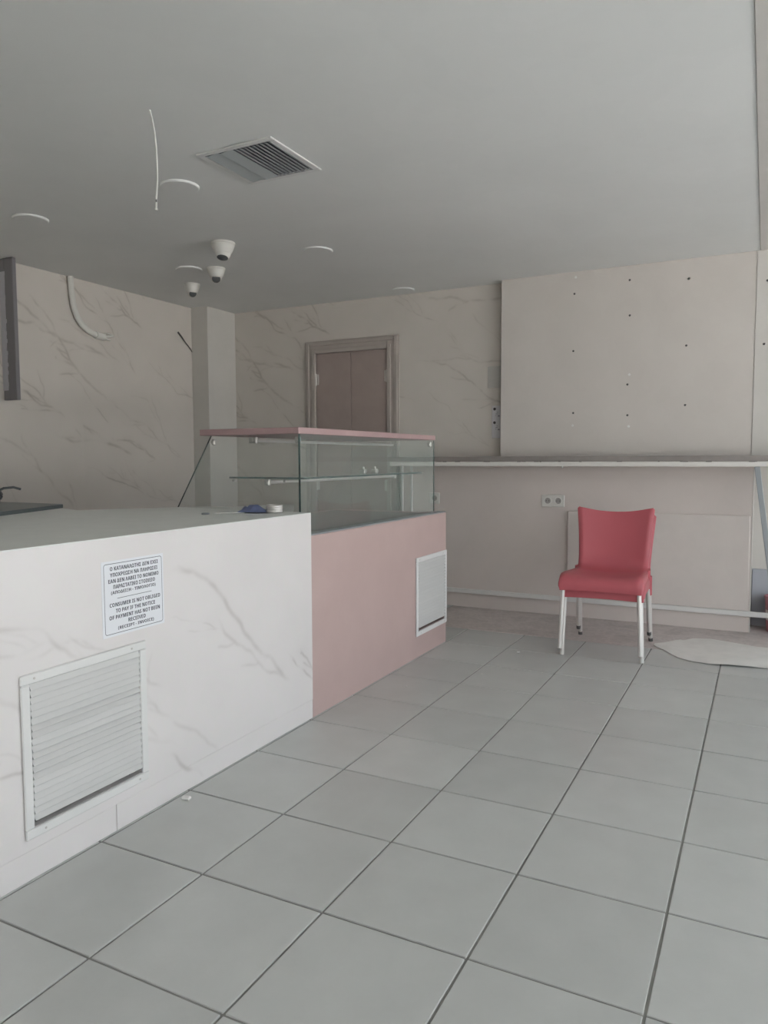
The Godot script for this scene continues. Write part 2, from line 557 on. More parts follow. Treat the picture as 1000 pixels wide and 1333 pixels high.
func build_display_case() -> void:
	var t := thing("display_case", "pink-grey counter with an empty glass display case and flat pink top", "display case", Vector3(XC, 0, -3.6))
	var o := Vector3(-XC, 0, 3.6)
	var z0 := -4.40
	var z1 := -2.8135
	obj("front_panel", holed(o, XC - 0.02, XC - 0.001, 0.0, 0.832, z0, z1, 0.361, -4.166), M.pink, t)
	obj("end_panel", bx(o + Vector3(-2.62, 0, z0), o + Vector3(XC - 0.021, 0.832, z0 + 0.02), 0.002), M.pink, t)
	obj("ledge", bx(o + Vector3(XC - 0.057, 0.8325, z0), o + Vector3(XC - 0.002, 0.840, z1), 0.002), M.grey_metal, t)
	obj("deck", bx(o + Vector3(-2.62, 0.80, z0 + 0.021), o + Vector3(XC - 0.06, 0.825, z1 - 0.01), 0.002), M.shelf, t)
	obj("back_panel", bx(o + Vector3(-2.64, 0, z0), o + Vector3(-2.621, 0.825, z1), 0.002), M.pink, t)
	# glass: customer side, then the two leaning end panes
	var gx := -1.863
	var gz0 := -4.345
	var gz1 := -2.822
	var top := 1.288
	var fp := obj("front_glass", bx(o + Vector3(gx - 0.006, 0.841, gz0), o + Vector3(gx, top, gz1)), M.glass, t)
	obj("glass_edge", bx(o + Vector3(gx - 0.007, 0.841, gz1 + 0.0002), o + Vector3(gx + 0.0008, top, gz1 + 0.0035)), M.glass_edge, fp)
	obj("glass_edge", bx(o + Vector3(gx - 0.0065, 0.841, gz0 - 0.0022), o + Vector3(gx + 0.0005, top, gz0 - 0.0002)), M.glass_edge, fp)
	for z in [gz1 - 0.045, gz0 + 0.002]:
		var yb := 0.9375 if z > -3.5 else 0.826
		var bl := -2.625 if z > -3.5 else -2.68
		var a := o + Vector3(gx - 0.008, yb, z); var b := o + Vector3(gx - 0.008, top, z)
		var c := o + Vector3(-2.405, top, z); var d := o + Vector3(bl, yb, z)
		var th := Vector3(0, 0, 0.006)
		if z > -3.5:
			a.z += 0.045; b.z += 0.045   # pane runs slightly askew to meet the front pane
		var st := mk()
		quad(st, a + th, b + th, c + th, d + th)
		quad(st, a, d, c, b)
		quad(st, a, b, b + th, a + th); quad(st, b, c, c + th, b + th); quad(st, d, a, a + th, d + th); quad(st, c, d, d + th, c + th)
		var pane := obj("end_glass", st, M.glass, t)
		if z > -3.5:
			var es := mk()
			tube(es, [c + th * 0.5, d + th * 0.5], 0.0032, 6)
			obj("glass_edge", es, M.glass_edge, pane)
	obj("top_board", bx(o + Vector3(-2.415, top + 0.001, -4.335), o + Vector3(-1.850, 1.318, -2.792), 0.002), M.pink_top, t)
	# glass shelf on two rails
	var sh := obj("glass_shelf", bx(o + Vector3(-2.325, 1.083, -4.25), o + Vector3(-1.90, 1.091, -2.90), 0.001), M.glass, t)
	var se := mk()
	span(se, o + Vector3(-2.325, 1.0825, -2.9), o + Vector3(-1.90, 1.0915, -2.8965))
	span(se, o + Vector3(-1.90, 1.0825, -4.25), o + Vector3(-1.8965, 1.0915, -2.8965))
	obj("shelf_glass_edge", se, M.glass_edge, sh)
	var r1 := mk()
	tube(r1, [o + Vector3(-2.10, 1.066, -2.90), o + Vector3(-2.10, 1.066, -4.25)], 0.009, 10)
	obj("shelf_rail", r1, M.alu, t)
	var r2 := mk()
	tube(r2, [o + Vector3(-2.13, 1.262, -2.86), o + Vector3(-2.13, 1.262, -4.30)], 0.007, 10)
	obj("top_rail", r2, M.alu, t)
	for p in [[-2.10, 1.066, -2.90, 0.03], [-2.10, 1.066, -4.25, 0.03], [-2.15, 1.265, -2.862, 0.045], [-2.385, 1.258, -2.862, 0.02], [-1.885, 1.262, -2.838, 0.024], [-1.885, 1.262, -4.32, 0.024]]:
		var k := mk()
		var ctr := o + Vector3(p[0], p[1], p[2])
		box(k, ctr, Vector3(p[3], 0.03, 0.02), 0.004)
		tube(k, [ctr + Vector3(0, 0, 0.008), ctr + Vector3(0, 0, 0.016)], 0.008, 10)
		obj("glass_clamp", k, M.steel, t)
	for p in [[-2.30, -2.905], [-2.0, -2.905]]:
		var k := mk()
		lathe(k, [Vector2(0, 0), Vector2(0.012, 0), Vector2(0.012, 0.008), Vector2(0.006, 0.014), Vector2(0, 0.014)], o + Vector3(p[0], 1.068, p[1]), 12)
		obj("shelf_pad", k, M.steel, t)
	for z in [-3.72, -3.86]:
		var k := mk()
		box(k, o + Vector3(-2.03, 1.104, z), Vector3(0.035, 0.024, 0.03), 0.005)
		tube(k, [o + Vector3(-2.03, 1.116, z), o + Vector3(-2.03, 1.13, z)], 0.006, 8)
		obj("glass_clamp", k, M.steel, t)

func grille(label: String, at: Vector3) -> void:
	var t := thing("vent_grille", label, "vent grille", at, PI / 2, "white vent grilles in the counter fronts")
	var W := 0.465; var Hh := 0.467; var iw := 0.407; var ih := 0.41
	var f := mk()
	var fx := (W - iw) / 2; var fy := (Hh - ih) / 2
	span(f, Vector3(-W / 2, -Hh / 2, 0.0005), Vector3(W / 2, -ih / 2, 0.009), 0.003)
	span(f, Vector3(-W / 2, ih / 2, 0.0005), Vector3(W / 2, Hh / 2, 0.009), 0.003)
	span(f, Vector3(-W / 2, -Hh / 2 + fy, 0.0006), Vector3(-iw / 2, Hh / 2 - fy, 0.0089), 0.003)
	span(f, Vector3(iw / 2, -Hh / 2 + fy, 0.0006), Vector3(W / 2, Hh / 2 - fy, 0.0089), 0.003)
	obj("frame", f, M.grille_white, t)
	var n := 20
	var pitch := 0.0196
	var sm := mk()
	box(sm, Vector3.ZERO, Vector3(iw - 0.002, 0.0186, 0.0014), 0.0004, Basis(Vector3.RIGHT, -0.48))
	sm.generate_normals()
	var mesh := sm.commit()
	var rng := RandomNumberGenerator.new()
	rng.seed = int(absf(at.z) * 100)
	for k in n:
		var s := put("slat", mesh, M.slat, t)
		s.position = Vector3(0, ih / 2 - 0.010 - k * pitch, 0.0052)
		s.rotation.x = rng.randf_range(-0.16, 0.16)
	for p in [[-0.19, 1.0], [0.17, 1.0], [-0.17, -1.0], [0.19, -1.0]]:
		var pin := mk()
		tube(pin, [Vector3(p[0], p[1] * (ih / 2 + fy / 2), 0.009), Vector3(p[0], p[1] * (ih / 2 + fy / 2), 0.0102)], 0.0035, 8)
		obj("screw", pin, M.steel, t)

func build_grilles() -> void:
	grille("square white slatted vent grille low in the marble counter front", Vector3(XC, 0.353, -1.560))
	grille("square white slatted vent grille in the pink-grey display counter front", Vector3(XC - 0.001, 0.361, -4.166))

func build_notice() -> void:
	var t := thing("notice", "white printed consumer notice in Greek and English stuck on the marble counter", "notice", Vector3(XC + 0.0004, 0.744, -1.7555), PI / 2)
	obj("sheet", bx(Vector3(-0.133, -0.119, 0), Vector3(0.131, 0.119, 0.0006)), mat(c8(228, 229, 233), 0.5), t)
	var bw := 0.248; var bh := 0.222
	# rounded border line
	var pts := []
	var r := 0.008
	for q in 4:
		var cx := (bw / 2 - r) * (1 if q in [0, 3] else -1)
		var cy := (bh / 2 - r) * (1 if q in [0, 1] else -1)
		for k in 5:
			var a := PI / 2 * q + PI / 2 * k / 4.0
			pts.append([Vector2(cx, cy), Vector2(cos(a), sin(a))])
	var st := mk()
	for i in pts.size():
		var A = pts[i]; var B = pts[(i + 1) % pts.size()]
		var a0: Vector2 = A[0] + A[1] * r; var a1: Vector2 = A[0] + A[1] * (r - 0.0016)
		var b0: Vector2 = B[0] + B[1] * r; var b1: Vector2 = B[0] + B[1] * (r - 0.0016)
		quad(st, Vector3(a1.x, a1.y, 0.0009), Vector3(a0.x, a0.y, 0.0009), Vector3(b0.x, b0.y, 0.0009), Vector3(b1.x, b1.y, 0.0009))
	obj("border_line", st, M.ink, t)
	obj("divider_line", bx(Vector3(-0.072, -0.0016, 0.0006), Vector3(0.075, -0.0002, 0.0009)), M.ink, t)
	var font := SystemFont.new()
	font.font_names = PackedStringArray(["Droid Sans"])
	font.font_weight = 700
	var rows := [
		["Ο ΚΑΤΑΝΑΛΩΤΗΣ ΔΕΝ ΕΧΕΙ", 0.075, 0.09, 0.94], ["ΥΠΟΧΡΕΩΣΗ ΝΑ ΠΛΗΡΩΣΕΙ", 0.163, 0.09, 0.93], ["ΕΑΝ ΔΕΝ ΛΑΒΕΙ ΤΟ ΝΟΜΙΜΟ", 0.250, 0.06, 0.95],
		["ΠΑΡΑΣΤΑΤΙΚΟ ΣΤΟΙΧΕΙΟ", 0.335, 0.14, 0.88], ["(ΑΠΟΔΕΙΞΗ - ΤΙΜΟΛΟΓΙΟ)", 0.420, 0.10, 0.89],
		["CONSUMER IS NOT OBLIGED", 0.590, 0.07, 0.97], ["TO PAY IF THE NOTICE", 0.680, 0.17, 0.87], ["OF PAYMENT HAS NOT BEEN", 0.768, 0.06, 0.96], ["RECEIVED", 0.850, 0.38, 0.69], ["(RECEIPT - INVOICE)", 0.935, 0.20, 0.84]]
	for row in rows:
		var tm := TextMesh.new()
		tm.text = (row[0] as String).replace("Ν", "N")   # the two letters look alike
		tm.font = font
		tm.font_size = 32
		tm.pixel_size = 0.0005
		tm.depth = 0.0003
		tm.curve_step = 2.0
		var ab := tm.get_aabb()
		var lt := put("text_line", tm, M.ink, t)
		var w: float = (row[3] - row[2]) * bw * 0.97
		lt.scale = Vector3(w / maxf(ab.size.x, 0.001), 0.0122 / maxf(ab.size.y, 0.001), 1)
		lt.position = Vector3(((row[2] + row[3]) / 2 - 0.5) * bw, (0.5 - row[1]) * bh, 0.0008) - Vector3(ab.get_center().x * lt.scale.x, ab.get_center().y * lt.scale.y, 0)

# ------------------------------------------------------------------ chairs
func build_chairs() -> void:
	var prof := [ # z, y, half width
		[0.287, 0.352, 0.226], [0.291, 0.385, 0.228], [0.286, 0.412, 0.229], [0.268, 0.432, 0.229], [0.235, 0.441, 0.228], [0.16, 0.441, 0.226], [0.06, 0.434, 0.222], [-0.05, 0.427, 0.217],
		[-0.13, 0.424, 0.212], [-0.175, 0.432, 0.209], [-0.200, 0.455, 0.207], [-0.214, 0.50, 0.208], [-0.228, 0.56, 0.211], [-0.243, 0.63, 0.216], [-0.256, 0.70, 0.222], [-0.266, 0.765, 0.228], [-0.271, 0.800, 0.231], [-0.273, 0.815, 0.231]]
	var nu := 17
	var rows := []
	for i in prof.size():
		var p = prof[i]
		var seatness := 1.0 - smoothstep(8.0, 11.0, float(i))
		var lip := 1.0 - smoothstep(0.0, 3.0, float(i))
		var row := []
		for j in range(-2, nu + 2):
			var u := clampf(-1.0 + 2.0 * j / (nu - 1), -1.0, 1.0)
			var v := Vector3(u * p[2], p[1], p[0])
			var e := 1.0 - u * u
			v.y -= 0.014 * e * seatness * (1.0 - lip)
			v.y += 0.006 * e * lip
			v.z -= 0.030 * e * (1.0 - seatness)
			if i >= 15: v.y -= 0.036 * e * (i - 14) / 3.0
			if i == prof.size() - 1 and absf(u) > 0.99: v += Vector3(-0.010 * signf(u), -0.007, 0)
			elif i == prof.size() - 1 and absf(u) > 0.86: v.y -= 0.001
			# rims: turned down round the seat, turned back round the backrest
			var k := 0
			if j < 0: k = -j
			if j > nu - 1: k = j - nu + 1
			if k > 0:
				var sx: float = 1.0 if u > 0 else -1.0
				v += Vector3(sx * 0.004, -0.026 * k * (1.0 - lip), 0) * seatness
				v += Vector3(sx * 0.002, 0, -0.012 * k) * (1.0 - seatness)
			row.append(v)
		rows.append(row)
	var st := mk()
	# rows run front to back and up; columns left to right
	var flipped := []
	for r in rows:
		flipped.append(r)
	shell(st, flipped, 0.006)
	st.generate_normals()
	var shell_mesh := st.commit()
	var legs := []
	for s in [-1.0, 1.0]:
		legs.append([Vector3(s * 0.214, 0.40, 0.262), Vector3(s * 0.2285, 0.0, 0.277), false])
		legs.append([Vector3(s * 0.212, 0.415, -0.185), Vector3(s * 0.222, 0.0, -0.283), true])
	var specs := [
		["red moulded plastic chair with aluminium legs, lower one of the stacked pair", Vector3(-0.836, 0.0, -4.690), M.red_low],
		["red moulded plastic chair with aluminium legs, upper one of the stacked pair", Vector3(-0.841, 0.047, -4.652), M.red]]
	var proto: Node3D = null
	for sp in specs:
		var c: Node3D
		if proto == null:
			c = thing("chair", sp[0], "chair", sp[1], deg_to_rad(1.8), "stacked red chairs by the back wall")
			put("seat_shell", shell_mesh, sp[2], c)
			for L in legs:
				var a: Vector3 = L[0]; var b: Vector3 = L[1]
				var d := (a - b).normalized()
				var ls := mk()
				tube(ls, [b + d * 0.022, a], 0.0125, 14)
				var lo := obj("leg", ls, M.alu, c)
				var fs := mk()
				tube(fs, [b + Vector3(0, 0.0, 0), b + d * 0.003, b + d * 0.024], 0.0135, 14, [0.0115, 0.0135, 0.0135])
				var fo := obj("foot_cap", fs, M.rubber if L[2] else M.plastic, lo)
				fo.set_meta("label", "dark rubber foot" if L[2] else "pale plastic foot")
				var ss := mk()
				if L[2]:
					tube(ss, [a + d * 0.02, a - d * 0.105], 0.0175, 14, [0.02, 0.0155])
				else:
					tube(ss, [a + d * 0.015, a - d * 0.05], 0.0165, 14)
				obj("leg_socket", ss, sp[2], c)
			proto = c
		else:
			c = proto.duplicate()
			c.name = numbered("chair")
			add_child(c)
			c.position = sp[1]
			tag(c, sp[0], "chair", "stacked red chairs by the back wall")

# ------------------------------------------------------------------ ceiling
func build_ceiling_fittings() -> void:
	# square diffuser
	var v := thing("ceiling_diffuser", "square white ceiling air diffuser with angled grey louvres", "air diffuser", Vector3(-2.062, CEIL, -2.828))
	var W := 0.20; var I := 0.172
	var f := mk()
	span(f, Vector3(-W, -0.008, -W), Vector3(W, -0.0005, -I), 0.002)
	span(f, Vector3(-W, -0.008, I), Vector3(W, -0.0005, W), 0.002)
	span(f, Vector3(-W, -0.0079, -I), Vector3(-I, -0.0005, I), 0.002)
	span(f, Vector3(I, -0.0079, -I), Vector3(W, -0.0005, I), 0.002)
	obj("frame", f, M.grille_white, v)
	# sheet-metal duct rising through the ceiling
	var du := mk()
	span(du, Vector3(-I, 0.0, -I), Vector3(-I + 0.002, 0.42, I))
	span(du, Vector3(I - 0.002, 0.0, -I), Vector3(I, 0.42, I))
	span(du, Vector3(-I, 0.0, -I), Vector3(I, 0.42, -I + 0.002))
	span(du, Vector3(-I, 0.0, I - 0.002), Vector3(I, 0.42, I))
	span(du, Vector3(-I, 0.42, -I), Vector3(I, 0.422, I))
	obj("duct", du, M.grey_metal, v)
	var lm := mat(c8(176, 181, 182), 0.5)
	var x := -I + 0.008
	for k in 11:
		var wd := 0.066 if k < 2 else 0.0175
		var pit := 0.076 if k < 2 else 0.0215
		var st := mk()
		box(st, Vector3(x + wd / 2, -0.007, 0), Vector3(wd, 0.0014, 2 * I - 0.004), 0.0004, Basis(Vector3.BACK, 0.10 if k < 2 else -0.30))
		obj("louvre", st, lm, v)
		x += pit

	# round blank plates
	var plates := [
		[-2.592, -2.892, 0.094, "round white ceiling plate beside the hanging cable"], [-3.672, -2.892, 0.094, "round white ceiling plate farthest left, above the dark framed board"],
		[-2.602, -4.172, 0.098, "round white ceiling plate right of the largest dome camera"], [-3.652, -4.148, 0.092, "round white ceiling plate left of the middle dome camera"],
		[-2.598, -5.44, 0.088, "round white ceiling plate close to the back wall above the door"]]
	for p in plates:
		var st := mk()
		var r: float = p[2]
		lathe(st, [Vector2(0, -0.011), Vector2(r - 0.006, -0.011), Vector2(r - 0.002, -0.009), Vector2(r, -0.005), Vector2(r, -0.0003)], Vector3.ZERO, 40)
		var o := obj("ceiling_plate", st, M.ceiling)
		o.position = Vector3(p[0], CEIL, p[1])
		tag(o, p[3], "ceiling plate", "round blank plates on the ceiling")
	# turret cameras
	dome(Vector3(-3.030, CEIL, -3.755), 0.074, Vector3(0.10, -1.0, 0.30), "largest and nearest white dome security camera on the ceiling")
	dome(Vector3(-3.470, CEIL, -4.22), 0.063, Vector3(0.52, -0.62, 0.62), "white dome security camera in the middle of the three on the ceiling")
	dome(Vector3(-3.945, CEIL, -4.51), 0.060, Vector3(0.85, -0.66, 0.50), "smallest and farthest white dome security camera, nearest the marble wall")
	# hanging cable
	var c := thing("hanging_cable", "thin white cable hanging loose from the ceiling with a taped end", "cable", Vector3(-2.137, CEIL, -2.228))
	var pts := []
	for p in [[0, 0.0], [0.010, -0.035], [0.021, -0.085], [0.027, -0.14], [0.030, -0.20], [0.029, -0.27], [0.025, -0.31], [0.021, -0.335]]:
		pts.append(Vector3(p[0], p[1], 0))
	var st := mk()
	tube(st, pts, 0.0034, 8)
	obj("sheath", st, M.plastic, c)
	var e := mk()
	tube(e, [Vector3(0.021, -0.337, 0), Vector3(0.021, -0.348, 0)], 0.002, 8)
	obj("bare_core", e, M.rubber, c)
	var e2 := mk()
	tube(e2, [Vector3(0.021, -0.347, 0), Vector3(0.0205, -0.365, 0), Vector3(0.017, -0.374, 0)], 0.0038, 8)
	tube(e2, [Vector3(0.0205, -0.363, 0), Vector3(0.026, -0.377, 0)], 0.002, 8)
	obj("cable_tip", e2, M.plastic, c)

func dome(at: Vector3, r: float, look: Vector3, label: String) -> void:
	var t := thing("dome_camera", label, "camera", at, 0.0, "dome cameras on the ceiling")
	var st := mk()
	lathe(st, [Vector2(r * 1.02, -0.0003), Vector2(r * 1.02, -0.012), Vector2(r * 0.98, -0.014)], Vector3.ZERO, 32)
	obj("base_ring", st, M.plastic, t)
	var s2 := mk()
	lathe(s2, [Vector2(r * 0.95, -0.013), Vector2(r * 0.97, -0.017), Vector2(r * 0.84, -0.042), Vector2(r * 0.72, -0.060), Vector2(r * 0.62, -0.068), Vector2(0.0, -0.070)], Vector3.ZERO, 32)
	obj("housing", s2, M.plastic, t)
	var d := look.normalized()
	var br := r * 0.64
	var b := Basis(Quaternion(Vector3.UP, d))
	var ctr := Vector3(0, -0.062, 0)
	var pr := []
	for k in 9:
		var a := -PI / 2 + (PI / 2 + 0.75) * k / 8.0
		pr.append(Vector2(br * cos(a), br * sin(a)))
	var s3 := mk()
	lathe(s3, pr, ctr, 24, b)
	var ball := obj("eyeball", s3, M.plastic, t)
	var s4 := mk()
	var ez := br * sin(0.75)
	lathe(s4, [Vector2(br * cos(0.75), ez), Vector2(br * 0.62, ez + 0.003), Vector2(br * 0.3, ez + 0.006), Vector2(0, ez + 0.008)], ctr, 20, b)
	var l := obj("lens_window", s4, mat(c8(92, 94, 95), 0.25), ball)
	l.set_meta("label", "dark lens window")

# ------------------------------------------------------------------ things on the walls
func socket_plate(label: String, at: Vector3, n: int) -> void:
	var t := thing("wall_socket", label, "socket", at)
	var w := 0.086 * n
	obj("plate", bx(Vector3(-w / 2, -0.045, 0.0003), Vector3(w / 2, 0.045, 0.010), 0.004), M.plastic, t)
	for k in n:
		var x := (k - (n - 1) / 2.0) * 0.078
		var st := mk()
		var bs := Basis(Vector3.RIGHT, PI / 2)
		lathe(st, [Vector2(0.030, 0.010), Vector2(0.029, 0.0125), Vector2(0.0235, 0.0125), Vector2(0.022, 0.0105)], Vector3(x, 0, 0), 28, bs)
		obj("socket_ring", st, M.plastic, t)
		var s2 := mk()
		lathe(s2, [Vector2(0.0225, 0.0104), Vector2(0, 0.0104)], Vector3(x, 0, 0), 24, bs)
		var well := obj("socket_well", s2, mat(c8(172, 168, 163), 0.5), t)
		var s3 := mk()
		for h in [-0.0095, 0.0095]:
			lathe(s3, [Vector2(0.0032, 0.0112), Vector2(0, 0.0112)], Vector3(x + h, 0, 0), 10, bs)
		obj("pin_holes", s3, M.rubber, well)

func build_wall_fittings() -> void:
	socket_plate("white double wall socket left of the red chairs", Vector3(-1.398, 0.857, ZB), 2)
	socket_plate("white single wall socket low on the wall right of the glass case", Vector3(-2.352, 0.857, ZB), 1)
	# old screw plugs
	var cols := ["left", "second", "third", "rightmost"]
	var spots := [[[-1.263, 2.354], [-1.265, 1.947], [-1.260, 1.501]], [[-0.881, 2.41], [-0.876, 2.167], [-0.883, 1.689], [-0.879, 1.474]], [[-0.497, 2.377], [-0.503, 1.933], [-0.501, 1.532]], [[-0.024, 2.313], [-0.032, 1.909]]]
	var orders := ["topmost", "second from top", "third from top", "lowest"]
	for ci in spots.size():
		var col = spots[ci]
		for k in col.size():
			var st := mk()
			var bs := Basis(Vector3.RIGHT, PI / 2)
			lathe(st, [Vector2(0.0075, 0.0002), Vector2(0.007, 0.003), Vector2(0.004, 0.004), Vector2(0.0035, 0.001), Vector2(0, 0.001)], Vector3.ZERO, 12, bs)
			tube(st, [Vector3(0.002, 0, 0.002), Vector3(0.006, 0.003, 0.008)], 0.003, 6)
			var o := obj("wall_plug", st, M.rubber)
			o.position = Vector3(col[k][0], col[k][1], ZB if ci < 3 else ZB + 0.004)
			var w: String = orders[k] if k < col.size() - 1 else "lowest"
			tag(o, "small dark screw plug in the upper wall, %s in the %s column" % [w, cols[ci]], "screw plug", "old screw plugs in the upper wall")
	for p in [[-1.255, 2.47, "by the left column top"], [-0.871, 1.757, "midway up the second column"], [-0.869, 1.395, "at the foot of the second column"], [-1.262, 1.41, "at the foot of the left column"]]:
		var st := mk()
		lathe(st, [Vector2(0.009, 0.0002), Vector2(0.007, 0.0015), Vector2(0, 0.002)], Vector3.ZERO, 10, Basis(Vector3.RIGHT, PI / 2))
		var o := obj("filler_dab", st, M.white)
		o.position = Vector3(p[0], p[1], ZB)
		tag(o, "tiny white filler dab on the upper wall %s" % p[2], "filler", "filler dabs on the upper wall")
	# access plate and switch strip on the marble by the wall edge
	var pl := obj("access_plate", bx(Vector3(-1.947, 1.719, ZM + 0.0004), Vector3(-1.80, 1.885, ZM + 0.006), 0.002), mat(c8(196, 193, 188), 0.5))
	tag(pl, "flat square access plate on the marble above the switch strip", "plate")
	var s := thing("switch_strip", "narrow pale switch strip with two dark buttons on the marble wall", "switch panel", Vector3(-1.865, 1.455, ZM))
	obj("plate", bx(Vector3(-0.045, -0.125, 0.0004), Vector3(0.05, 0.125, 0.008), 0.003), mat(c8(214, 211, 214), 0.45), s)
	for y in [0.10, -0.005]:
		var st := mk()
		lathe(st, [Vector2(0.011, 0.008), Vector2(0.010, 0.013), Vector2(0, 0.013)], Vector3(-0.022, y, 0), 16, Basis(Vector3.RIGHT, PI / 2))
		obj("button", st, M.rubber, s)
		var k := mk()
		for q in [[0.0, -0.025, 0.012, 0.003], [-0.005, -0.038, 0.018, 0.003], [0.012, -0.054, 0.016, 0.008], [-0.012, -0.05, 0.008, 0.003]]:
			box(k, Vector3(q[0], y + q[1], 0.0082), Vector3(q[2], q[3], 0.0006))
		var ko := obj("marking", k, mat(c8(120, 118, 128), 0.6), s)
		ko.set_meta("kind", "stuff")
	# conduit on the left wall
	var c := thing("conduit", "white plastic conduit bending down from the ceiling on the left marble wall", "conduit", Vector3(XL, 2.3, -3.95))
	var pts := []
	for p in [[2.509, -3.903], [2.42, -3.908], [2.343, -3.917], [2.28, -3.929], [2.225, -3.953], [2.178, -3.992], [2.140, -4.05], [2.118, -4.12], [2.112, -4.19]]:
		pts.append(Vector3(0.025, p[0] - 2.3, p[1] + 3.95))
	var st := mk()
	tube(st, pts, 0.021, 14)
	obj("pipe", st, M.plastic, c)
	var cl := mk()
	tube(cl, [pts[-2], pts[-1] + Vector3(0, 0, -0.012)], 0.027, 14)
	obj("collar", cl, M.plastic, c)
	var wi := mk()
	tube(wi, [pts[-1], pts[-1] + Vector3(0.01, 0.012, -0.05), pts[-1] + Vector3(0.005, 0.02, -0.10)], 0.008, 8)
	tube(wi, [pts[-1] + Vector3(0, 0.012, 0), pts[-1] + Vector3(0.0, 0.036, -0.04), pts[-1] + Vector3(0.0, 0.03, -0.10)], 0.005, 8)
	tube(wi, [pts[-1], pts[-1] + Vector3(0.012, -0.02, -0.04), pts[-1] + Vector3(0.015, -0.018, -0.06)], 0.006, 8)
	obj("loose_wire", wi, M.plastic, c)
	# dark wire stub near the column
	var ws := mk()
	tube(ws, [Vector3(0.003, 0.075, 0.09), Vector3(0.012, 0.04, 0.055), Vector3(0.010, 0.005, 0.015), Vector3(0.010, -0.04, -0.045), Vector3(0.006, -0.075, -0.085)], 0.006, 8, [0.008, 0.007, 0.005, 0.004, 0.003])
	var wo := obj("wire_stub", ws, M.rubber)
	wo.position = Vector3(XL, 2.20, -5.13)
	tag(wo, "short dark wire sticking out of the left marble wall by the column", "wire")
	# framed board, cut by the left of the picture
	var b := thing("framed_board", "dark grey framed board with a torn pale sheet at far left", "notice board", Vector3(-4.50, 2.05, -3.345))
	var f := mk()
	var x1 := 0.058; var x0 := -0.075; var fw := 0.085
	# the frame runs to the left wall behind it
	span(f, Vector3(x1 - fw, -0.475, -0.03), Vector3(x1, 0.455, 0.0), 0.004)
	span(f, Vector3(x0, 0.37, -0.03), Vector3(x1 - fw, 0.455, -0.001), 0.003)
	span(f, Vector3(x0, -0.475, -0.03), Vector3(x1 - fw, -0.41, -0.001), 0.003)
	obj("frame", f, M.board_frame, b)
	var ps := mk()
	var rng := RandomNumberGenerator.new(); rng.seed = 3
	var y := -0.41
	while y < 0.365:
		var e := rng.randf_range(-0.008, 0.008)
		span(ps, Vector3(x0, y, -0.022), Vector3(x1 - fw + 0.004 + e, y + 0.026, 0.0012))
		y += 0.026
	obj("torn_sheet", ps, mat(c8(186, 184, 190), 0.8), b)

